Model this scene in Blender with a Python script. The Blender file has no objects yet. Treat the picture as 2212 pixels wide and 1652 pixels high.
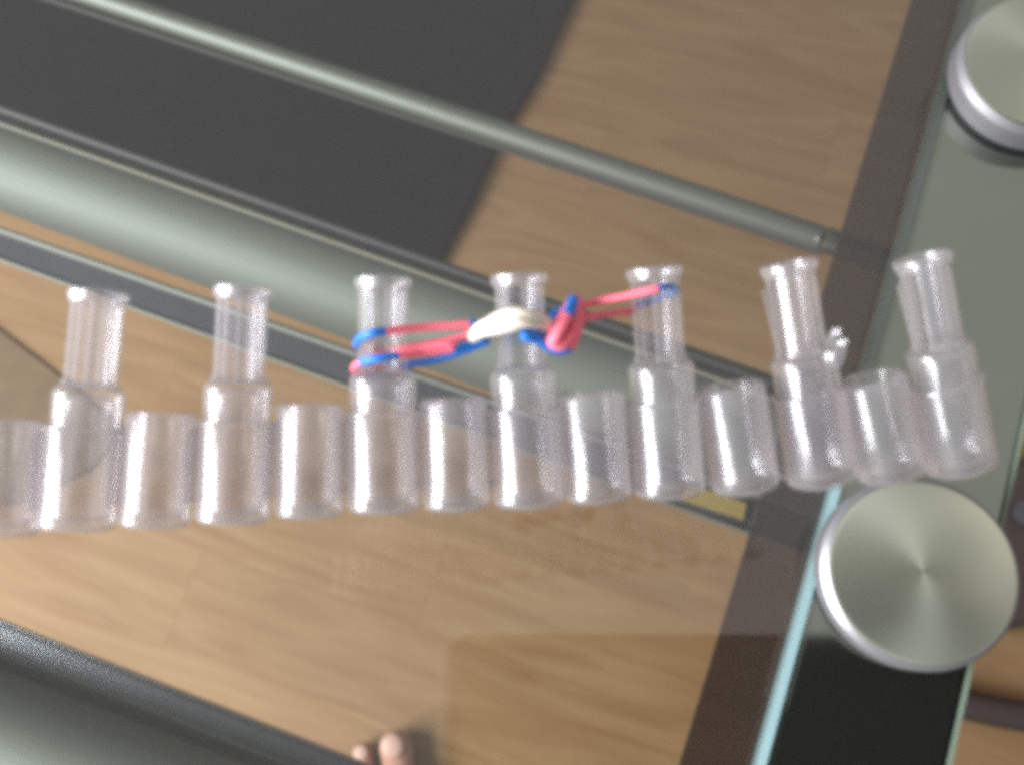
import bpy, bmesh, math, random
from mathutils import Vector, Matrix
random.seed(7)
S = bpy.context.scene
COL = S.collection

# ------------------------------------------------------------------ camera, light, exposure
FPX = 1916.0                      # focal length for a picture 2212 wide (the unit of all the survey points below)
W2, H2 = 1106.0, 826.0
NADIR = (1300.0, 1330.0)          # the point straight below the lens
CAM_Z = 0.64                      # lens height over the floor
GLASS_Z = 0.42                    # top face of the table
dn = Vector(((NADIR[0]-W2)/FPX, -(NADIR[1]-H2)/FPX, -1.0)).normalized()
zc = -dn
xc = (Vector((1, 0, 0)) - zc*zc.x).normalized()
yc = zc.cross(xc)
M3 = Matrix((xc, yc, zc))         # camera space -> world space
CAM = Vector((0, 0, CAM_Z))
cd = bpy.data.cameras.new('camera')
cam = bpy.data.objects.new('camera', cd); COL.objects.link(cam)
cam.matrix_world = Matrix.Translation(CAM) @ M3.to_4x4()
cd.sensor_width = 36; cd.lens = FPX/2212*36
cd.clip_start = 0.005; cd.clip_end = 50
cd.dof.use_dof = True; cd.dof.focus_distance = 0.19; cd.dof.aperture_fstop = 24
S.camera = cam

w = bpy.data.worlds.new('World'); S.world = w; w.use_nodes = True
w.node_tree.nodes['Background'].inputs[0].default_value = (1.0, 0.985, 0.96, 1)
w.node_tree.nodes['Background'].inputs[1].default_value = 0.60

def area(name, loc, target, sx, sy, power, color):
    l = bpy.data.lights.new(name, 'AREA'); l.shape = 'RECTANGLE'; l.size = sx; l.size_y = sy
    l.energy = power; l.color = color
    o = bpy.data.objects.new(name, l); COL.objects.link(o)
    o.location = loc
    o.rotation_euler = (Vector(target)-Vector(loc)).to_track_quat('-Z', 'Y').to_euler()
    return o
area('window_light', (-0.85, -0.20, 0.78), (-0.05, -0.12, 0.30), 0.78, 0.54, 46, (0.93, 0.96, 1.0))
area('room_light', (1.3, 0.5, 1.5), (0, 0, 0.4), 0.5, 0.5, 1.5, (1.0, 0.93, 0.82))

S.view_settings.view_transform = 'Standard'; S.view_settings.look = 'None'
S.view_settings.exposure = -0.13; S.view_settings.gamma = 1.0
S.render.engine = 'CYCLES'
cy = S.cycles
cy.max_bounces = 22; cy.transmission_bounces = 20; cy.transparent_max_bounces = 40
cy.glossy_bounces = 8; cy.diffuse_bounces = 4
cy.sample_clamp_indirect = 1.3; cy.sample_clamp_direct = 10.0; cy.caustics_reflective = False; cy.caustics_refractive = False
cy.use_adaptive_sampling = False
cy.filter_width = 6.5
cy.use_denoising = False

# ------------------------------------------------------------------ helpers
def at_depth(px, py, d):
    v = Vector(((px-W2)/FPX, -(py-H2)/FPX, -1.0))*d
    return CAM + M3 @ v
def at_z(px, py, z):
    v = M3 @ Vector(((px-W2)/FPX, -(py-H2)/FPX, -1.0))
    return CAM + v*((z-CAM_Z)/v.z)
def obj(name, bm, mats, parent=None, loc=None, smooth=True):
    me = bpy.data.meshes.new(name)
    bmesh.ops.recalc_face_normals(bm, faces=bm.faces)
    bm.to_mesh(me); bm.free()
    if smooth:
        for p in me.polygons: p.use_smooth = True
        try: me.set_sharp_from_angle(angle=math.radians(38))
        except Exception: pass
    for m in (mats if isinstance(mats, (list, tuple)) else [mats]): me.materials.append(m)
    o = bpy.data.objects.new(name, me); COL.objects.link(o)
    if parent: o.parent = parent
    if loc is not None: o.location = loc
    return o
def empty(name, loc=(0, 0, 0)):
    o = bpy.data.objects.new(name, None); COL.objects.link(o); o.location = loc
    o.empty_display_size = 0.01
    return o
def tag(o, label, cat, group=None):
    o['label'] = label; o['category'] = cat
    if group: o['group'] = group
    return o
def lathe(bm, prof, seg=48, a0=0.0, a1=2*math.pi, mat=Matrix.Identity(4)):
    """prof: closed list of (r, z) for a section of wall; open sweep gets end caps"""
    full = abs(a1-a0-2*math.pi) < 1e-6
    n = seg if full else seg+1
    rings = []
    for i in range(n):
        a = a0+(a1-a0)*i/seg
        rings.append([bm.verts.new(mat @ Vector((r*math.cos(a), r*math.sin(a), z))) for r, z in prof])
    m = len(prof)
    for i in range(seg):
        A, B = rings[i], rings[(i+1) % n]
        for j in range(m):
            k = (j+1) % m
            bm.faces.new((A[j], A[k], B[k], B[j]))
    if not full:
        bm.faces.new(rings[0]); bm.faces.new(list(reversed(rings[-1])))
def lathe_solid(bm, prof, seg=48, mat=Matrix.Identity(4)):
    """prof from axis to axis (first and last have r = 0)"""
    top = bm.verts.new(mat @ Vector((0, 0, prof[0][1]))); bot = bm.verts.new(mat @ Vector((0, 0, prof[-1][1])))
    inner = prof[1:-1]
    rings = [[bm.verts.new(mat @ Vector((r*math.cos(2*math.pi*i/seg), r*math.sin(2*math.pi*i/seg), z))) for r, z in inner] for i in range(seg)]
    for i in range(seg):
        A, B = rings[i], rings[(i+1) % seg]
        bm.faces.new((top, A[0], B[0])); bm.faces.new((bot, B[-1], A[-1]))
        for j in range(len(inner)-1):
            bm.faces.new((A[j], A[j+1], B[j+1], B[j]))
def catmull(pts, closed, sub=8):
    n = len(pts); out = []
    rng = n if closed else n-1
    for i in range(rng):
        p = [pts[(i+k) % n] if closed else pts[min(max(i+k, 0), n-1)] for k in (-1, 0, 1, 2)]
        for s in range(sub):
            t = s/sub
            out.append(0.5*((2*p[1])+(p[2]-p[0])*t+(2*p[0]-5*p[1]+4*p[2]-p[3])*t*t+(3*p[1]-p[0]-3*p[2]+p[3])*t**3))
    if not closed: out.append(pts[-1])
    return out
def tube(bm, path, rad, closed=False, seg=12, mats=None):
    """rad: float or list; mats: index per path point"""
    n = len(path); rings = []
    ref = None
    for i, p in enumerate(path):
        a = path[(i-1) % n] if (closed or i > 0) else p
        b = path[(i+1) % n] if (closed or i < n-1) else p
        t = (b-a).normalized()
        if ref is None: ref = t.orthogonal().normalized()
        ref = (ref - t*ref.dot(t)).normalized(); q = t.cross(ref)
        r = rad[i] if isinstance(rad, (list, tuple)) else rad
        rings.append([bm.verts.new(p+(ref*math.cos(2*math.pi*k/seg)+q*math.sin(2*math.pi*k/seg))*r) for k in range(seg)])
    for i in range(n if closed else n-1):
        A, B = rings[i], rings[(i+1) % n]
        off = 0
        if closed and i == n-1:
            off = min(range(seg), key=lambda s: (B[s].co-A[0].co).length)
        for k in range(seg):
            f = bm.faces.new((A[k], A[(k+1) % seg], B[(k+1+off) % seg], B[(k+off) % seg]))
            if mats: f.material_index = mats[i]
    if not closed:
        bm.faces.new(rings[0]); bm.faces.new(list(reversed(rings[-1])))
def prism(bm, pts, z0, z1):
    """horizontal polygon (list of Vector, xy used) extruded from z0 to z1"""
    a = [bm.verts.new((p[0], p[1], z0)) for p in pts]; b = [bm.verts.new((p[0], p[1], z1)) for p in pts]
    bm.faces.new(list(reversed(a))); bm.faces.new(b)
    for i in range(len(pts)):
        j = (i+1) % len(pts); bm.faces.new((a[i], a[j], b[j], b[i]))

# ------------------------------------------------------------------ materials
def newmat(name):
    m = bpy.data.materials.new(name); m.use_nodes = True
    nt = m.node_tree; nt.nodes.clear()
    out = nt.nodes.new('ShaderNodeOutputMaterial')
    return m, nt, out
def N(nt, t, **kw):
    n = nt.nodes.new('ShaderNode'+t)
    for k, v in kw.items():
        if k in n.inputs: n.inputs[k].default_value = v
        else: setattr(n, k, v)
    return n
def princ(name, col, rough=0.5, metal=0.0, noise=0.06, nscale=60.0, **kw):
    m, nt, out = newmat(name)
    p = N(nt, 'BsdfPrincipled'); p.inputs['Roughness'].default_value = rough; p.inputs['Metallic'].default_value = metal
    for k, v in kw.items(): p.inputs[k.replace('_', ' ')].default_value = v
    tc = N(nt, 'TexCoord'); nz = N(nt, 'TexNoise'); nz.inputs['Scale'].default_value = nscale; nz.inputs['Detail'].default_value = 4
    nt.links.new(tc.outputs['Object'], nz.inputs['Vector'])
    mr = N(nt, 'MapRange'); mr.inputs['To Min'].default_value = 1-noise*2; mr.inputs['To Max'].default_value = 1+noise*2
    nt.links.new(nz.outputs['Fac'], mr.inputs['Value'])
    vm = N(nt, 'VectorMath', operation='SCALE'); vm.inputs[0].default_value = col[:3]
    nt.links.new(mr.outputs[0], vm.inputs['Scale']); nt.links.new(vm.outputs[0], p.inputs['Base Color'])
    nt.links.new(p.outputs[0], out.inputs[0])
    return m
# clear table glass: see-through sheet with Fresnel mirror, faint green
def sheet_glass(name, tint, ior, haze=0.0, hazecol=(.3, .3, .3)):
    m, nt, out = newmat(name)
    tr = N(nt, 'BsdfTransparent'); tr.inputs[0].default_value = (*tint, 1)
    gl = N(nt, 'BsdfGlossy'); gl.inputs['Roughness'].default_value = 0.02; gl.inputs[0].default_value = (1, 1, 1, 1)
    # Schlick mirror term that is the same from above and below (a thin sheet has no total reflection)
    f0 = ((ior-1)/(ior+1))**2
    ge = N(nt, 'NewGeometry'); dt = N(nt, 'VectorMath', operation='DOT_PRODUCT')
    nt.links.new(ge.outputs['Normal'], dt.inputs[0]); nt.links.new(ge.outputs['Incoming'], dt.inputs[1])
    ab = N(nt, 'Math', operation='ABSOLUTE'); nt.links.new(dt.outputs['Value'], ab.inputs[0])
    su = N(nt, 'Math', operation='SUBTRACT'); su.inputs[0].default_value = 1; nt.links.new(ab.outputs[0], su.inputs[1])
    pw = N(nt, 'Math', operation='POWER'); pw.inputs[1].default_value = 5; nt.links.new(su.outputs[0], pw.inputs[0])
    ma = N(nt, 'Math', operation='MULTIPLY_ADD'); ma.inputs[1].default_value = 1-f0; ma.inputs[2].default_value = f0
    nt.links.new(pw.outputs[0], ma.inputs[0])
    mx = N(nt, 'MixShader'); nt.links.new(ma.outputs[0], mx.inputs[0])
    last = tr
    if haze:
        df = N(nt, 'BsdfDiffuse'); df.inputs[0].default_value = (*hazecol, 1)
        m2 = N(nt, 'MixShader'); m2.inputs[0].default_value = haze
        nt.links.new(tr.outputs[0], m2.inputs[1]); nt.links.new(df.outputs[0], m2.inputs[2]); last = m2
    nt.links.new(last.outputs[0], mx.inputs[1]); nt.links.new(gl.outputs[0], mx.inputs[2]); nt.links.new(mx.outputs[0], out.inputs[0])
    return m
m_pane = sheet_glass('table_glass', (0.96, 0.965, 0.95), 1.60)
m_dark_sheet = sheet_glass('dark_sheet', (0.46, 0.42, 0.44), 1.12, 0.22, (0.10, 0.085, 0.08))
m_edge = princ('glass_cut_edge', (0.26, 0.39, 0.41), 0.25, 0, 0.05)
m_bar = princ('black_glossy_plate', (0.325, 0.348, 0.30), 0.07, 0.97, 0.03)
m_barline = princ('plate_edge', (0.16, 0.20, 0.15), 0.3)
m_black = princ('black_board', (0.005, 0.004, 0.006), 0.36, 0, 0.2, IOR=1.3)
m_brown = princ('dull_brown', (0.10, 0.064, 0.032), 0.9, 0, 0.12)
m_rail = princ('dark_rail_metal', (0.10, 0.105, 0.12), 0.30, 0.7, 0.08)
m_yellow = princ('yellow_sticker', (0.26, 0.185, 0.055), 0.7, 0, 0.05)
m_rubberd = princ('black_plastic', (0.012, 0.013, 0.016), 0.35)
m_skin = princ('skin', (0.28, 0.145, 0.10), 0.75, 0, 0.08, 40, Subsurface_Weight=0.15)
m_nail = princ('toenail', (0.38, 0.23, 0.18), 0.5)
m_pink = princ('pink_rubber', (1.0, 0.19, 0.26), 0.6, 0, 0.06, 900)
m_blue = princ('blue_rubber', (0.008, 0.17, 0.62), 0.5, 0, 0.1, 900)
m_cream = princ('cream_rubber', (0.80, 0.70, 0.60), 0.5, 0, 0.06, 900)
m_tablet = princ('tablet_back', (0.004, 0.004, 0.005), 0.6)
# brushed tube
def brushed(name, col, rough, scale, metal=1.0, aniso=0.0, bump=0.02):
    m, nt, out = newmat(name)
    p = N(nt, 'BsdfPrincipled'); p.inputs['Metallic'].default_value = metal; p.inputs['Base Color'].default_value = (*col, 1)
    p.inputs['Anisotropic'].default_value = aniso
    tc = N(nt, 'TexCoord'); mp = N(nt, 'Mapping'); mp.inputs['Scale'].default_value = scale
    nz = N(nt, 'TexNoise'); nz.inputs['Scale'].default_value = 1.0; nz.inputs['Detail'].default_value = 3
    nt.links.new(tc.outputs['Object'], mp.inputs[0]); nt.links.new(mp.outputs[0], nz.inputs['Vector'])
    mr = N(nt, 'MapRange'); mr.inputs['To Min'].default_value = rough-0.07; mr.inputs['To Max'].default_value = rough+0.07
    nt.links.new(nz.outputs['Fac'], mr.inputs['Value']); nt.links.new(mr.outputs[0], p.inputs['Roughness'])
    b = N(nt, 'Bump'); b.inputs['Strength'].default_value = bump; b.inputs['Distance'].default_value = 0.001
    nt.links.new(nz.outputs['Fac'], b.inputs['Height']); nt.links.new(b.outputs[0], p.inputs['Normal'])
    if aniso:
        t = N(nt, 'Tangent', direction_type='RADIAL', axis='Z'); nt.links.new(t.outputs[0], p.inputs['Tangent'])
    nt.links.new(p.outputs[0], out.inputs[0])
    return m
m_tube = brushed('brushed_tube', (0.125, 0.136, 0.122), 0.66, (900, 900, 6), 0.6)
m_chrome = brushed('chrome_tube', (0.125, 0.133, 0.12), 0.55, (900, 900, 6), 0.6)
m_collar = brushed('dull_collar', (0.25, 0.26, 0.24), 0.35, (900, 900, 6))
m_cap = brushed('turned_steel', (0.47, 0.49, 0.405), 0.40, (3, 3, 3), 1.0, 0.6, 0.0)
m_capside = brushed('steel_side', (0.25, 0.24, 0.25), 0.42, (60, 60, 900), 0.7)
# loom plastic
m_loom, nt, out = newmat('clear_plastic')
tr = N(nt, 'BsdfTransparent'); tr.inputs[0].default_value = (0.99, 0.985, 0.992, 1)
gl = N(nt, 'BsdfGlossy'); gl.inputs['Roughness'].default_value = 0.18; gl.inputs[0].default_value = (1.0, 0.985, 1.0, 1)
d = N(nt, 'BsdfDiffuse'); d.inputs[0].default_value = (0.93, 0.905, 0.94, 1)
t = N(nt, 'BsdfTranslucent'); t.inputs[0].default_value = (0.93, 0.905, 0.94, 1)
a = N(nt, 'MixShader'); a.inputs[0].default_value = 0.5
nt.links.new(d.outputs[0], a.inputs[1]); nt.links.new(t.outputs[0], a.inputs[2])
b = N(nt, 'MixShader')
nt.links.new(tr.outputs[0], b.inputs[1]); nt.links.new(a.outputs[0], b.inputs[2])
# waviness of the moulding
tc = N(nt, 'TexCoord'); nz = N(nt, 'TexNoise'); nz.inputs['Scale'].default_value = 320; nz.inputs['Detail'].default_value = 2
nt.links.new(tc.outputs['Object'], nz.inputs['Vector'])
bu = N(nt, 'Bump'); bu.inputs['Strength'].default_value = 0.2; bu.inputs['Distance'].default_value = 0.0004
nt.links.new(nz.outputs['Fac'], bu.inputs['Height']); nt.links.new(bu.outputs[0], gl.inputs['Normal'])
dt = N(nt, 'VectorMath', operation='DOT_PRODUCT'); ge = N(nt, 'NewGeometry')
nt.links.new(bu.outputs[0], dt.inputs[0]); nt.links.new(ge.outputs['Incoming'], dt.inputs[1])
ab = N(nt, 'Math', operation='ABSOLUTE'); nt.links.new(dt.outputs['Value'], ab.inputs[0])
su = N(nt, 'Math', operation='SUBTRACT', use_clamp=True); su.inputs[0].default_value = 1; nt.links.new(ab.outputs[0], su.inputs[1])
pw = N(nt, 'Math', operation='POWER'); pw.inputs[1].default_value = 2.6; nt.links.new(su.outputs[0], pw.inputs[0])
# the wall is thicker along a slanting line of sight, so its slight milkiness adds up there
mk = N(nt, 'Math', operation='MULTIPLY_ADD'); mk.inputs[1].default_value = 0.45; mk.inputs[2].default_value = 0.10
p2 = N(nt, 'Math', operation='POWER'); p2.inputs[1].default_value = 2.0; nt.links.new(pw.outputs[0], p2.inputs[0])
ct = N(nt, 'MixRGB'); ct.inputs[1].default_value = (0.99, 0.985, 0.992, 1); ct.inputs[2].default_value = (0.30, 0.27, 0.28, 1)
nt.links.new(p2.outputs[0], ct.inputs[0]); nt.links.new(ct.outputs[0], tr.inputs[0])
nt.links.new(pw.outputs[0], mk.inputs[0]); nt.links.new(mk.outputs[0], b.inputs[0])
ma = N(nt, 'Math', operation='MULTIPLY_ADD'); ma.inputs[1].default_value = 0.6; ma.inputs[2].default_value = 0.10
nt.links.new(pw.outputs[0], ma.inputs[0])
mx = N(nt, 'MixShader'); nt.links.new(ma.outputs[0], mx.inputs[0])
nt.links.new(b.outputs[0], mx.inputs[1]); nt.links.new(gl.outputs[0], mx.inputs[2]); nt.links.new(mx.outputs[0], out.inputs[0])
# laminate wood, colour varies per plank
m_wood, nt, out = newmat('laminate_wood')
p = N(nt, 'BsdfPrincipled'); p.inputs['Roughness'].default_value = 0.6; p.inputs['IOR'].default_value = 1.25
tc = N(nt, 'TexCoord'); oi = N(nt, 'ObjectInfo')
off = N(nt, 'VectorMath', operation='SCALE'); off.inputs[0].default_value = (7.3, 3.1, 0); nt.links.new(oi.outputs['Random'], off.inputs['Scale'])
ad = N(nt, 'VectorMath', operation='ADD'); nt.links.new(tc.outputs['Object'], ad.inputs[0]); nt.links.new(off.outputs[0], ad.inputs[1])
mp = N(nt, 'Mapping'); mp.inputs['Scale'].default_value = (2.8, 22, 1); nt.links.new(ad.outputs[0], mp.inputs[0])
n1 = N(nt, 'TexNoise'); n1.inputs['Scale'].default_value = 1.6; n1.inputs['Detail'].default_value = 7; n1.inputs['Distortion'].default_value = 2.4
nt.links.new(mp.outputs[0], n1.inputs['Vector'])
mp2 = N(nt, 'Mapping'); mp2.inputs['Scale'].default_value = (14, 420, 1); nt.links.new(ad.outputs[0], mp2.inputs[0])
n2 = N(nt, 'TexNoise'); n2.inputs['Scale'].default_value = 1.0; n2.inputs['Detail'].default_value = 3; nt.links.new(mp2.outputs[0], n2.inputs['Vector'])
cr = N(nt, 'ValToRGB')
e = cr.color_ramp.elements
e[0].position = 0.30; e[0].color = (0.172, 0.095, 0.044, 1)
e[1].position = 0.68; e[1].color = (0.222, 0.136, 0.069, 1)
nt.links.new(n1.outputs['Fac'], cr.inputs[0])
mr = N(nt, 'MapRange'); mr.inputs['To Min'].default_value = 0.96; mr.inputs['To Max'].default_value = 1.03; nt.links.new(oi.outputs['Random'], mr.inputs['Value'])
mr2 = N(nt, 'MapRange'); mr2.inputs['From Min'].default_value = 0.3; mr2.inputs['From Max'].default_value = 0.7; mr2.inputs['To Min'].default_value = 0.96; mr2.inputs['To Max'].default_value = 1.02
nt.links.new(n2.outputs['Fac'], mr2.inputs['Value'])
mu = N(nt, 'Math', operation='MULTIPLY'); nt.links.new(mr.outputs[0], mu.inputs[0]); nt.links.new(mr2.outputs[0], mu.inputs[1])
sc = N(nt, 'VectorMath', operation='SCALE'); nt.links.new(cr.outputs[0], sc.inputs[0]); nt.links.new(mu.outputs[0], sc.inputs['Scale'])
nt.links.new(sc.outputs[0], p.inputs['Base Color']); nt.links.new(p.outputs[0], out.inputs[0])
m_sub = princ('underlay', (0.16, 0.10, 0.05), 0.8)

# ------------------------------------------------------------------ floor of laminate strips
bm = bmesh.new(); prism(bm, [(-3, -3), (3, -3), (3, 3), (-3, 3)], -0.05, -0.008)
floor = obj('floor', bm, m_sub, smooth=False); floor['kind'] = 'structure'
ga = at_z(1000, 1200, 0); gb = at_z(2000, 1540, 0)
fa = math.atan2(gb.y-ga.y, gb.x-ga.x)
PL, PW = 0.42, 0.068
bm = bmesh.new()
g = 0.00003
x0, x1, y0, y1 = g, PL-g, g, PW-g
c = 0.0001
lo = [bm.verts.new(v) for v in ((x0, y0, -.008), (x1, y0, -.008), (x1, y1, -.008), (x0, y1, -.008))]
mi = [bm.verts.new(v) for v in ((x0, y0, -c), (x1, y0, -c), (x1, y1, -c), (x0, y1, -c))]
hi = [bm.verts.new(v) for v in ((x0+c, y0+c, 0), (x1-c, y0+c, 0), (x1-c, y1-c, 0), (x0+c, y1-c, 0))]
bm.faces.new(hi)
for i in range(4):
    j = (i+1) % 4
    bm.faces.new((lo[i], lo[j], mi[j], mi[i])); bm.faces.new((mi[i], mi[j], hi[j], hi[i]))
bm.faces.new(list(reversed(lo)))
plank0 = obj('plank', bm, m_wood, floor, smooth=False)
R = Matrix.Rotation(fa, 4, 'Z')
first = True
for r in range(-17, 18):
    sh = (r*0.171+0.05) % PL
    for k in range(-4, 4):
        o = plank0 if first else plank0.copy()
        if not first: COL.objects.link(o); o.parent = floor
        first = False
        o.matrix_local = R @ Matrix.Translation((k*PL+sh, r*PW+0.02, 0))

# black board on the floor, upper left
bm = bmesh.new()
c0 = at_z(1228, 0, 0.012); c1 = at_z(905, 640, 0.012)
d1 = (c0-c1).normalized(); lft = (at_z(0, 330, 0.012)-at_z(900, 660, 0.012)).normalized()
bl = (c1-c0).length
q = [c1, c1+d1*bl*0.3-lft*0.002, c1+d1*bl*0.55+lft*0.001, c1+d1*bl*0.75-lft*0.004, c0-lft*0.001, c1+d1*0.9, c1+d1*0.9+lft*0.9, c1+lft*0.9]
prism(bm, q, 0.0005, 0.012)
bmesh.ops.bevel(bm, geom=bm.edges[:], offset=0.0015, segments=2, affect='EDGES')
tag(obj('floor_board', bm, m_black), 'dark charcoal flat board lying on the wood floor beyond the thick tube', 'board')
# flat brown patch on the floor at left
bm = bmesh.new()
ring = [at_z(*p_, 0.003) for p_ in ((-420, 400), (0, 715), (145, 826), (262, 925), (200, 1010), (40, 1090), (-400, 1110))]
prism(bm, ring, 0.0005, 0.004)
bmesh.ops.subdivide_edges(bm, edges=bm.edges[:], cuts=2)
tag(obj('patch', bm, m_brown), 'dull brown flat patch on the floor at the left edge', 'patch')

# things on the floor right of the plate
bm = bmesh.new()
pts = catmull([at_z(*p_, 0.012) for p_ in ((1900, 1470), (2050, 1512), (2160, 1538), (2240, 1552), (2400, 1590), (2600, 1650))], False)
tube(bm, pts, 0.0095, seg=16)
tag(obj('power_cable', bm, princ('dark_cable', (0.028, 0.018, 0.016), 0.6)), 'thick dark cable crossing the orange floor right of the plate', 'cable')
bm = bmesh.new()
pts = [at_z(*p_, 0.03) for p_ in ((2120, 1010), (2330, 960), (2480, 1290), (2150, 1370))]
prism(bm, pts, 0.0005, 0.028)
bmesh.ops.bevel(bm, geom=bm.edges[:], offset=0.004, segments=3, affect='EDGES')
strip = obj('power_strip', bm, princ('dark_brown_plastic', (0.035, 0.022, 0.02), 0.4))
tag(strip, 'dark plastic power strip on the floor beside the steel capped plate', 'power strip')
bm = bmesh.new()
cc = at_z(2215, 1108, 0.029)
prism(bm, [(cc.x+math.cos(a)*.008, cc.y+math.sin(a)*.008) for a in [i*math.pi/12 for i in range(24)]], 0.028, 0.031)
obj('switch', bm, princ('grey_switch', (0.05, 0.05, 0.06), 0.4), strip)

# ------------------------------------------------------------------ the glass table
table = empty('glass_table', (0, 0, 0))
tag(table, 'glass table with silver tubes, black plate and round steel caps', 'table')
TH = 0.008
zt, zb = GLASS_Z, GLASS_Z-TH
e0, e1 = at_z(2085, 0, zt), at_z(1633, 1652, zt)       # right cut edge of the pane
ed = (e1-e0).normalized(); en = Vector((ed.y, -ed.x, 0))
if en.x < 0: en = -en
up, dnw = e0-ed*0.35, e1+ed*0.30
t0, t1 = at_z(1978, 0, zt), at_z(1478, 1652, zt)       # start of the dark see-through strip
td = (t1-t0).normalized(); tu, tdn = t0-td*0.35, t1+td*0.30
Lft = Vector((-0.55, 0, 0))
bm = bmesh.new(); prism(bm, [up+Vector((-0.8, -.1, 0)), dnw+Vector((-0.65, 0, 0)), dnw, up], zb, zt)
obj('glass_pane', bm, m_pane, table, smooth=False)
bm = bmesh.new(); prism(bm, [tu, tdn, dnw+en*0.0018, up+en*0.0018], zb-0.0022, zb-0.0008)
obj('dark_strip', bm, m_dark_sheet, table, smooth=False)['label'] = 'dark see-through strip under the glass along the plate'
bm = bmesh.new()
ce = at_z(1800, 1040, zt); ce = e0+ed*((ce-e0).dot(ed))
prism(bm, [ce+en*0.0006, dnw+en*0.0006, dnw+en*0.0022, ce+en*0.0022], zb, zt-0.0002)
obj('cut_edge', bm, m_edge, table, smooth=False)['label'] = 'pale cyan polished edge of the glass'
bm = bmesh.new(); prism(bm, [up+en*0.0002, ce+en*0.0002, ce+en*0.0022, up+en*0.0022], zb, zt-0.0003)
obj('dull_edge', bm, princ('dull_grey', (0.075, 0.085, 0.075), 0.35), table, smooth=False)  # upper stretch of the glass edge, in a darker colour
# black plate
r0, r1 = at_z(2212, 876, zt), at_z(2041, 1652, zt)
rd = (r1-r0).normalized(); ru, rdn = r0-rd*0.45, r1+rd*0.30
o1 = en*0.0024
bm = bmesh.new(); prism(bm, [up+o1, dnw+o1, rdn, ru], zt-0.010, zt+0.0004)
bmesh.ops.bevel(bm, geom=[e_ for e_ in bm.edges if all(v.co.z > zt for v in e_.verts)], offset=0.0008, segments=2, affect='EDGES')
obj('plate', bm, m_bar, table)['label'] = 'glossy black plate'
bm = bmesh.new(); rn = Vector((rd.y, -rd.x, 0)); rn = rn if rn.x > 0 else -rn
prism(bm, [ru+rn*.0003, rdn+rn*.0003, rdn+rn*0.0014, ru+rn*0.0014], zt-0.010, zt+0.0002)
obj('plate_trim', bm, m_barline, table, smooth=False)
# round steel caps
def cap(px, py, rad, h=0.011):
    base = at_z(px, py, zt+h); 
    loc = Vector((base.x, base.y, zt+0.0004))
    bm = bmesh.new()
    lathe_solid(bm, [(0, h-0.0004), (rad-0.0008, h-0.0004), (rad-0.0001, h-0.0007), (rad, h-0.0016), (0, h-0.0016)], 96)
    top = obj('steel_cap', bm, m_cap, table, loc)
    bm = bmesh.new()
    lathe_solid(bm, [(0, h-0.0017), (rad-0.0004, h-0.0017), (rad+0.0014, h-0.0032), (rad+0.0016, 0.0018), (rad-0.001, 0.0004), (rad-0.001, 0), (0, 0)], 96)
    obj('cap_side', bm, m_capside, top)
    bm = bmesh.new()
    lathe(bm, [(rad-0.003, 0.0001), (rad+0.0012, 0.0001), (rad+0.0012, 0.0011), (rad-0.003, 0.0011)], 64)
    obj('washer', bm, m_rubberd, top)
    return top
L1, R1 = at_z(1792, 1235, zt+.011), at_z(2196, 1225, zt+.011)
RAD = (R1-L1).length/2
cap(1994, 1233, RAD)
cap(2262, 128, RAD*0.97)
# tubes
def rod(name, a_, b_, z, rad, mat, parent=table, ext=(0.25, 0.0), seg=48, e=0.0):
    A, B = at_z(*a_, z), at_z(*b_, z)
    d_ = (B-A).normalized(); A = A-d_*ext[0]; B = B+d_*ext[1]
    L = (B-A).length
    bm = bmesh.new()
    lathe_solid(bm, [(0, 0), (rad-.0005, 0), (rad, .0005), (rad, L-.0005), (rad-.0005, L), (0, L)], seg)
    o = obj(name, bm, mat, parent, A)
    o.rotation_euler = d_.to_track_quat('Z', 'Y').to_euler()
    return o, A, B, d_
rod('thin_tube', (450, 76), (1776, 517), 0.385, 0.00385, m_chrome)
rod('tube_reflection', (450, 112), (1776, 547), 0.381, 0.0010, princ('tube_reflection_dark', (0.03, 0.03, 0.03), 0.8), seg=16)  # dark rod in place of the thin tube's reflection in the glass
rod('tube_collar', (1779, 518), (1975, 583), 0.385, 0.0041, m_collar, ext=(0, 0))
A_, B_ = at_z(1766, 508, 0.3895), 0
bm = bmesh.new(); bmesh.ops.create_uvsphere(bm, u_segments=12, v_segments=8, radius=0.0011)
obj('screw_head', bm, m_capside, table, at_z(1768, 516, 0.3885))
z2 = 0.366
dpt = lambda px, py, z: (M3.transposed() @ (at_z(px, py, z)-CAM)).z*-1
rad2 = 229/2*dpt(900, 650, z2)/FPX
rod('thick_tube', (0, 346), (1640, 930), z2, rad2, m_tube, ext=(0.3, 0.035), seg=96)
rod('thick_tube', (-10, 1590), (640, 1850), z2, rad2, m_tube, ext=(0.3, 0.3), seg=96)
rod('dark_reflection', (0, 236), (1640, 818), 0.383, 0.0014, princ('board_reflection', (0.03, 0.03, 0.035), 0.6), ext=(0.3, 0.03), seg=16)  # dark rod stands in for the board mirrored in the thick tube
rod('pale_reflection', (0, 268), (1640, 850), 0.3855, 0.0006, princ('floor_reflection', (0.17, 0.155, 0.12), 0.6), ext=(0.3, 0.03), seg=12)  # reflected floor on the thick tube, put in as a tan rod
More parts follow.
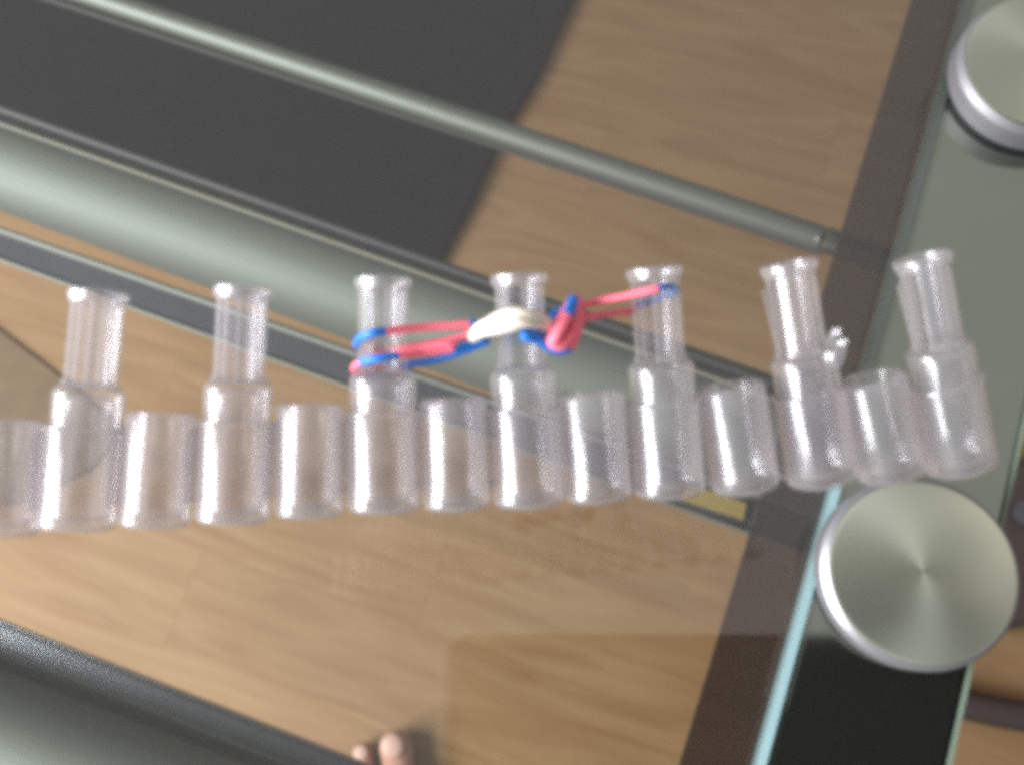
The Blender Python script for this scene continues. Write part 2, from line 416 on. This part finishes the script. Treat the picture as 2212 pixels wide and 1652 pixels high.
# flat dark rails beside the thick tubes
def rail(pa, pb, pc, pd, z, name='flat_rail', ext=(0.3, 0.04)):
    a0_, b0_, a1_, b1_ = at_z(*pa, z), at_z(*pb, z), at_z(*pc, z), at_z(*pd, z)
    da = (b0_-a0_).normalized(); db = (b1_-a1_).normalized()
    bm = bmesh.new()
    prism(bm, [a0_-da*ext[0], b0_+da*ext[1], b1_+db*ext[1], a1_-db*ext[0]], z-0.006, z)
    bmesh.ops.bevel(bm, geom=bm.edges[:], offset=0.0012, segments=3, affect='EDGES')
    return obj(name, bm, m_rail, table)
rl = rail((0, 494), (1640, 1050), (0, 560), (1640, 1158), 0.352)
# bright narrow lip along the rail
m_lip = princ('dull_lip', (0.13, 0.135, 0.12), 0.55, 0.3)
def lip(pa, pb, z, rad, ext=(0.3, 0.04)):
    return rod('rail_lip', pa, pb, z, rad, m_lip, ext=ext, seg=16)
lip((0, 497), (1640, 1067), 0.354, 0.0013)
lip((0, 561), (1640, 1158), 0.352, 0.0008)
rail((0, 1342), (760, 1642), (0, 1470), (760, 1790), 0.352, ext=(0.3, 0.3))
lip((0, 1402), (760, 1706), 0.3522, 0.0006, ext=(0.3, 0.3))
bm = bmesh.new()
ya, yb, yc2, yd = [at_z(*p_, 0.3535) for p_ in ((1478, 1040), (1612, 1086), (1606, 1122), (1472, 1078))]
prism(bm, [ya, yb, yc2, yd], 0.3522, 0.3537)
obj('sticker', bm, m_yellow, table, smooth=False)['label'] = 'yellow strip on the dark rail'

# ------------------------------------------------------------------ the loom bar
TALL = [  # bottom centre, peg top centre, tilt towards the lens (deg), depth
    ((166, 1142), (213, 648)), ((503, 1127), (525, 630)), ((828, 1102), (828, 612)), ((1142, 1088), (1121, 597)),
    ((1447, 1066), (1413, 580)), ((1778, 1040), (1703, 562)), ((2077, 1012), (1991, 545))]
SHORT = [((4, 1156), (22, 900)), ((335, 1136), (352, 885)), ((668, 1114), (671, 870)), ((986, 1096), (979, 855)),
         ((1293, 1078), (1276, 845)), ((1612, 1056), (1578, 830)), ((1928, 1030), (1880, 803))]
LT, LS = 0.0312, 0.0150
def frame(bot, top, i, L):
    """i: 0..12 along the bar"""
    t_ = i/12
    dep = 0.1160+0.0108*t_
    tilt = math.radians(-4+15*t_)
    ax2 = Vector((top[0]-bot[0], -(top[1]-bot[1])))
    B = Vector(((bot[0]-W2)/FPX*dep, -(bot[1]-H2)/FPX*dep, -dep))
    ang = math.atan2(ax2.x, ax2.y)
    # the picture direction includes perspective; undo it along the axis
    dirv = Vector((math.sin(ang)*math.cos(tilt), math.cos(ang)*math.cos(tilt), math.sin(tilt)))
    dirv.x -= -(bot[0]-W2)/FPX*math.sin(tilt)*-1*-1 if False else (bot[0]-W2)/FPX*math.sin(tilt)
    dirv.y -= (-(bot[1]-H2)/FPX)*math.sin(tilt)*0
    dirv.normalize()
    zc_ = dirv
    xc_ = (Vector((1, 0.06, -0.03))-zc_*Vector((1, 0.06, -0.03)).dot(zc_)).normalized()
    yc_ = zc_.cross(xc_)
    m = Matrix((xc_, yc_, zc_)).transposed()     # local -> camera
    mw = (M3 @ m).to_4x4(); mw.translation = CAM + M3 @ B
    return mw
loom = empty('loom_bar', frame(*TALL[3], 6, LT).translation)
tag(loom, 'clear plastic band loom bar of open pegs and short tubes over the table', 'band loom')
RB = 0.00485
def arc(cx, cz, r, a0_, a1_, n):
    return [(cx+r*math.cos(math.radians(a0_+(a1_-a0_)*i/n)), cz+r*math.sin(math.radians(a0_+(a1_-a0_)*i/n))) for i in range(n+1)]
def tall_mesh():
    bm = bmesh.new()
    wl = 0.0010
    # body: closed rounded bottom, straight wall, rounded shoulder; cavity inside
    prof = [(0, 0)] + arc(RB-0.0010, 0.0010, 0.0010, -90, 0, 5) + [(RB, 0.0126), (RB+0.0002, 0.0128), (RB+0.00015, 0.0132), (RB-0.0005, 0.0134)] + \
        arc(RB-0.0017, 0.0174, 0.0013, 0, 82, 6) + [(0.0026, 0.0190), (0, 0.0190)]
    lathe_solid(bm, prof, 48)
    ri = RB-wl
    prof = [(0, 0.0012)] + arc(ri-0.001, 0.0022, 0.001, -90, 0, 4) + [(ri, 0.0122), (ri-0.0006, 0.0130)] + arc(ri-0.0014, 0.0166, 0.0008, 0, 85, 4) + [(0, 0.0176)]
    lathe_solid(bm, prof, 40)
    return bm
def peg_mesh(a0_, a1_):
    bm = bmesh.new()
    ro, ri = 0.0033, 0.0022
    prof = [(ri, 0.0186), (ro+0.0004, 0.0186), (ro, 0.0196), (ro, 0.0292), (ro-0.0001, 0.0298), (ri+0.0001, 0.0298), (ri, 0.0290)]
    lathe(bm, prof, 40, math.radians(a0_), math.radians(a1_))
    lathe(bm, [(ro-0.0007, 0.0298), (ro+0.0002, 0.0296), (ro+0.0005, 0.0304), (ro+0.00045, 0.0311), (ro, 0.0313), (ro-0.0006, 0.0311), (ro-0.0008, 0.0304)], 40)
    return bm
def rim_mesh():
    bm = bmesh.new()
    lathe(bm, [(0.0025, 0.0302), (0.0037, 0.0302), (0.0040, 0.0307), (0.0037, 0.0313), (0.0026, 0.0313)], 40)
    return bm
def short_mesh():
    bm = bmesh.new()
    r = RB-0.0003; ri = r-0.0009; h = LS
    lathe_solid(bm, [(0, 0)] + arc(r-0.0010, 0.0010, 0.0010, -90, 0, 5) + [(r, h-0.0008), (r-0.0003, h-0.0002), (r-0.0007, h), (ri, h-0.0003), (ri, 0.0020), (ri-0.0008, 0.0012), (0, 0.0012)], 48)
    return bm
bm = tall_mesh(); post0 = obj('post', bm, m_loom)
def flange_mesh(a_deg):
    # thin lip that stands off the open side of the peg
    bm = bmesh.new()
    a_ = math.radians(a_deg); c_, s_ = math.cos(a_), math.sin(a_)
    def P(r_, t_, z): return Vector((r_*c_-t_*s_, r_*s_+t_*c_, z))
    V = []
    for z, rr_ in ((0.0190, 0.0036), (0.0284, 0.0043)):
        for r_, t_ in ((0.0026, -.0005), (rr_, -.0005), (rr_+.0001, .0003), (0.0026, .0003)): V.append(bm.verts.new(P(r_, t_, z)))
    for f in ((3, 2, 1, 0), (4, 5, 6, 7), (0, 1, 5, 4), (1, 2, 6, 5), (2, 3, 7, 6), (3, 0, 4, 7)): bm.faces.new([V[i] for i in f])
    bmesh.ops.bevel(bm, geom=bm.edges[:], offset=0.00012, segments=2, affect='EDGES')
    return bm
gap_mid, gap = -104, 48          # the open side of the peg (local angle; -90 faces the lens)
peg0 = obj('peg', peg_mesh(gap_mid+gap/2, gap_mid-gap/2+360), m_loom)
peg1 = obj('peg', peg_mesh(-152+13, -152-13+360), m_loom)
bm = short_mesh(); short0 = obj('short_tube', bm, m_loom)
frames = {}
for k in range(7):
    frames[2*k] = ('s', None); 
ti = {}
loom_inv = loom.matrix_world.inverted() if False else Matrix.Translation(-Vector(loom.location))
for k in range(7):
    # order along the bar: short k, tall k
    ms = frame(*SHORT[k], 2*k-1, LS); mt = frame(*TALL[k], 2*k, LT)
    o = short0 if k == 0 else short0.copy()
    if k: COL.objects.link(o)
    o.parent = loom; o.matrix_local = loom_inv @ ms
    o = post0 if k == 0 else post0.copy()
    if k: COL.objects.link(o)
    o.parent = loom; o.matrix_local = loom_inv @ mt
    pg = peg0 if k == 0 else (peg1 if k == 5 else (peg1 if k > 5 else peg0).copy())
    if k not in (0, 5): COL.objects.link(pg)
    pg.parent = o
    if k >= 5: obj('flange', flange_mesh(190), m_loom, o)
    pg.matrix_local = Matrix.Rotation(math.radians((0, 4, -3, 6, 30, 0, -5)[k]*-1), 4, 'Z')
    ti[2*k-1] = ms; ti[2*k] = mt
# two more beyond the left edge
for j, (k0, k1, src) in {-2: (0, 2, 't'), -3: (-1, 1, 's')}.items():
    a_, b_ = ti[k0], ti[k1]
    m_ = a_.copy(); m_.translation = 2*a_.translation-b_.translation
    if src == 't':
        o = post0.copy(); COL.objects.link(o); o.parent = loom; o.matrix_local = loom_inv @ m_
        p2 = peg0.copy(); COL.objects.link(p2); p2.parent = o; p2.matrix_local = Matrix.Identity(4)
    else:
        o = short0.copy(); COL.objects.link(o); o.parent = loom; o.matrix_local = loom_inv @ m_
    ti[j] = m_
# webs joining neighbours
for k in range(-3, 12):
    a_, b_ = ti[k], ti[k+1]
    bm = bmesh.new()
    za, zb_ = (0.0032 if k < 6 else 0.0012), 0.0128
    th = 0.0022
    def cor(m, side, z, y): return m @ Vector((side*(RB-0.0006), y, z))
    V = []
    for (m, sd) in ((a_, 1), (b_, -1)):
        for z in (za, zb_):
            for y in (-th, th): V.append(bm.verts.new(loom_inv @ cor(m, sd, z, y)))
    # 0 a,lo,- 1 a,lo,+ 2 a,hi,- 3 a,hi,+ 4.. b
    for f in ((0, 4, 5, 1), (2, 3, 7, 6), (0, 2, 6, 4), (1, 5, 7, 3), (0, 1, 3, 2), (4, 6, 7, 5)):
        bm.faces.new([V[i] for i in f])
    bmesh.ops.bevel(bm, geom=bm.edges[:], offset=0.00015, segments=2, affect='EDGES')
    obj('web', bm, m_loom, loom)

# ------------------------------------------------------------------ rubber bands (survey points from a closer look, k = 0.454/1.1718)
def bp(cx, cy_, dz):
    px, py = (800+cx*0.454)/1.1718, (600+cy_*0.454)/1.1718
    # depth of the peg row at this height
    t_ = max(0, min(12, (px-166)/(2077-166)*12))
    i0 = min(10, int(t_//2*2)); f_ = (t_-i0)/2
    hfrac = 0.026
    def dd(m):
        q_ = m @ Vector((0, 0, hfrac)); return -(M3.transposed() @ (q_-CAM)).z
    dep = dd(ti[i0])*(1-f_)+dd(ti[i0+2])*f_
    return at_depth(px, py, dep-dz*0.0037)
def band(name, pts, rad, label, cat='rubber band', closed=True, group='rubber bands looped on the pegs', mats=None):
    P = [bp(x, y, z) for x, y, z, c_ in pts]
    sub = 8
    path = catmull(P, closed, sub)
    idx = []
    cm = {'P': 0, 'B': 1}
    n = len(pts)
    for i in range(n if closed else n-1): idx += [cm[pts[i][3]]]*sub
    if not closed: idx.append(idx[-1])
    c0_ = sum(path, Vector())/len(path)
    bm = bmesh.new(); tube(bm, [p_-c0_ for p_ in path], rad*0.84, closed, 12, idx)
    o = obj(name, bm, [m_pink, m_blue], None, c0_)
    tag(o, label, cat, group)
    return o
band('rubber_band', [(880, 480, .3, 'B'), (855, 488, .4, 'P'), (620, 502, .5, 'P'), (390, 524, .95, 'B'), (300, 540, 1.0, 'B'), (236, 575, .3, 'B'), (238, 612, -.4, 'P'),
     (310, 640, -1, 'P'), (420, 628, -1, 'P'), (540, 612, -.4, 'P'), (700, 585, .1, 'P'), (850, 548, .4, 'P'), (895, 520, .4, 'B')], 0.00066,
     'upper pink and blue rubber band from the third peg to the cream knot')
band('rubber_band', [(955, 582, .4, 'B'), (870, 600, .4, 'B'), (765, 622, .5, 'P'), (740, 628, .5, 'P'), (600, 645, .6, 'P'), (462, 660, .95, 'B'), (340, 678, 1.05, 'B'), (250, 698, .6, 'P'), (214, 738, .0, 'P'),
     (280, 748, -.9, 'P'), (400, 730, -1.1, 'B'), (500, 714, -.8, 'B'), (640, 690, -.3, 'B'), (760, 658, .1, 'B'), (880, 612, .3, 'B')], 0.00062,
     'lower blue and pink rubber band dipping lowest around the third peg')
band('rubber_band', [(750, 596, .8, 'P'), (600, 616, .8, 'P'), (470, 640, .9, 'P'), (462, 656, .7, 'P'), (600, 640, .6, 'P'), (740, 618, .6, 'P')], 0.00060,
     'short doubled pink rubber band lying between the third and fourth pegs')
band('rubber_band', [(1440, 392, .2, 'P'), (1560, 362, .2, 'P'), (1720, 330, .6, 'P'), (1905, 288, .95, 'B'), (1985, 275, .5, 'B'), (2003, 300, -.1, 'B'), (1940, 332, -.8, 'B'), (1850, 364, -1.0, 'B'), (1775, 388, -.7, 'P'),
     (1755, 412, -.5, 'P'), (1620, 430, -.2, 'P'), (1480, 456, 0, 'P'), (1400, 455, .1, 'B'), (1330, 448, .0, 'B'), (1330, 425, 0, 'B'), (1390, 405, .1, 'B')], 0.00060,
     'pink and blue rubber band stretched over the fifth peg')
band('rubber_band', [(1170, 545, .8, 'B'), (1225, 560, .7, 'B'), (1280, 592, .5, 'B'), (1345, 625, .4, 'B'), (1405, 612, .4, 'P'), (1440, 555, .3, 'P'), (1460, 480, .1, 'P'), (1468, 410, 0, 'B'), (1445, 356, .2, 'B'),
     (1425, 372, .4, 'P'), (1385, 440, .6, 'P'), (1340, 520, .7, 'P'), (1310, 580, .6, 'B'), (1270, 560, -.2, 'B'), (1230, 525, -.8, 'B')], 0.00100,
     'thick pink band twisted upright with dark blue ends beside the fourth peg')
band('rubber_band', [(1440, 350, .5, 'B'), (1400, 440, .9, 'P'), (1350, 530, .9, 'P'), (1325, 590, .7, 'P'), (1380, 600, .6, 'P'), (1425, 540, .5, 'P'), (1440, 470, .5, 'P'), (1450, 400, .5, 'P')], 0.00095,
     'fat folded pink band right beside the cream knot')
# cream knot: three strands twisted together
cl = [bp(*p_) for p_ in ((868, 566, .5), (930, 515, .9), (1030, 478, 1.3), (1140, 455, 1.5), (1230, 462, 1.3), (1305, 500, .6))]
core = catmull(cl, False, 14)
n = len(core); c0_ = sum(core, Vector())/n
bm = bmesh.new()
for s in range(4):
    pa = []; rr = []
    for i, p_ in enumerate(core):
        t_ = (core[min(i+1, n-1)]-core[max(i-1, 0)]).normalized()
        u_ = t_.cross(M3 @ Vector((0, 0, 1))).normalized(); v_ = t_.cross(u_)
        f_ = i/(n-1); env = math.sin(math.pi*min(1, max(0, 0.08+0.86*f_)))
        ph = s*math.pi/2+f_*math.pi*1.1
        pa.append(p_-c0_+(u_*math.cos(ph)+v_*math.sin(ph)*0.6)*0.00085*env); rr.append(0.00036+0.00034*env)
    tube(bm, pa, rr, False, 12)
tag(obj('rubber_band', bm, m_cream, None, c0_), 'cream rubber band bunched in a knot in front of the fourth peg', 'rubber band', 'rubber bands looped on the pegs')

# small clear open hoop lying on the plate edge
bm = bmesh.new()
lathe(bm, [(0.0022, -.0007), (0.0036, -.0007), (0.0036, .0007), (0.0022, .0007)], 28, math.radians(40), math.radians(320))
hoop = obj('plastic_hoop', bm, m_loom, None, at_z(1806, 752, zt+0.0020))
hoop.rotation_euler = (0.9, 0.2, 1.2); hoop.scale = (1.6, 1.0, 1.6)
tag(hoop, 'small clear plastic hoop on the glass behind the last two pegs', 'hoop')

# ------------------------------------------------------------------ bare foot
def metas(balls, res=0.0022):
    mb = bpy.data.metaballs.new('m'); mb.resolution = res; mb.render_resolution = res; mb.threshold = 0.6
    o = bpy.data.objects.new('m', mb); COL.objects.link(o)
    for c_, r_, sz in balls:
        e_ = mb.elements.new(); e_.type = 'ELLIPSOID'; e_.co = c_; e_.radius = r_*1.55
        e_.size_x, e_.size_y, e_.size_z = sz
    bpy.context.view_layer.update()
    me = bpy.data.meshes.new_from_object(o.evaluated_get(bpy.context.evaluated_depsgraph_get()))
    bpy.data.objects.remove(o)
    return me
# foot local: +y towards the toes, x = 0 at big toe line, other toes to -x; origin under the big toe tip
balls = []
toes = [((0, 0), .0125, 1.0), ((-.0235, -.006), .0082, 1.0), ((-.038, -.022), .0074, 1.0), ((-.053, -.034), .0070, 1.0), ((-.066, -.050), .0068, 1.0)]
for (tx, ty), r_, _ in toes:
    balls.append(((tx, ty-r_, r_), r_, (1, 1, .9)))
    balls.append(((tx+.001, ty-r_-.010, r_+.001), r_*.82, (1, 1, .9)))
    balls.append(((tx+.002, ty-r_-.021, r_+.004), r_*.95, (1, 1, .9)))
    balls.append(((tx*.93+.002, ty-r_-.034, r_+.008), r_*1.1, (1, 1.1, .9)))
for i in range(9):
    f_ = i/8
    wd = .034*(1-f_)+.024*f_
    for sx in (-.5, .5):
        balls.append(((-.030+.004*f_+sx*wd, -.060-.125*f_-(.012 if sx < 0 else 0), .018+.016*math.sin(f_*2.2)), .017+.004*math.sin(f_*2.6), (1, 1.2, 1)))
    balls.append(((-.028, -.068-.12*f_, .026+.034*min(1, f_*1.3)), .017, (1, 1.2, 1)))
for i in range(8):
    balls.append(((-.026, -.165-.004*i, .06+.018*i), .026+.001*i, (1, 1.1, 1)))
me = metas(balls); me.name = 'person'
for p_ in me.polygons: p_.use_smooth = True
me.materials.clear(); me.materials.append(m_skin)
foot = bpy.data.objects.new('person', me); COL.objects.link(foot)
foot.location = at_z(850, 1570, 0.014); foot.location.z = 0.0005
foot.rotation_euler = (0, 0, math.radians(8))
tag(foot, 'bare foot of a person with two toes reaching in at the bottom', 'person')
for (tx, ty), r_, _ in toes:
    bm = bmesh.new()
    bmesh.ops.create_uvsphere(bm, u_segments=16, v_segments=8, radius=1)
    for v in bm.verts: v.co = Vector((v.co.x*r_*.62, v.co.y*r_*.62, v.co.z*r_*.16))
    obj('toenail', bm, m_nail, foot, (tx, ty-r_*.85, r_*1.92))

# the tablet that takes the picture, seen mirrored in the table
tz = CAM_Z+0.006
mz = 2*zt-tz
def mir(px, py):
    q_ = at_z(px, py, mz); return Vector((q_.x, q_.y, tz))
ca = mir(962, 1368)
ux = (mir(2000, 1372)-ca).normalized(); uy = Vector((ux.y, -ux.x, 0))
tw, thh = 0.30, 0.24
def rr(w_, h_, r_, n_=6):
    out_ = []
    for (cx, cy2, a0_) in ((r_, r_, 180), (w_-r_, r_, 270), (w_-r_, h_-r_, 0), (r_, h_-r_, 90)):
        for i in range(n_+1):
            a_ = math.radians(a0_+90*i/n_); out_.append((cx+r_*math.cos(a_), cy2+r_*math.sin(a_)))
    return out_
bm = bmesh.new()
prism(bm, [ux*x_+uy*y_ for x_, y_ in rr(tw, thh, 0.012)], 0, 0.007)
tab = obj('tablet', bm, m_tablet, None, ca)
tag(tab, 'dark tablet held flat above, mirrored in the glass at lower right', 'tablet')
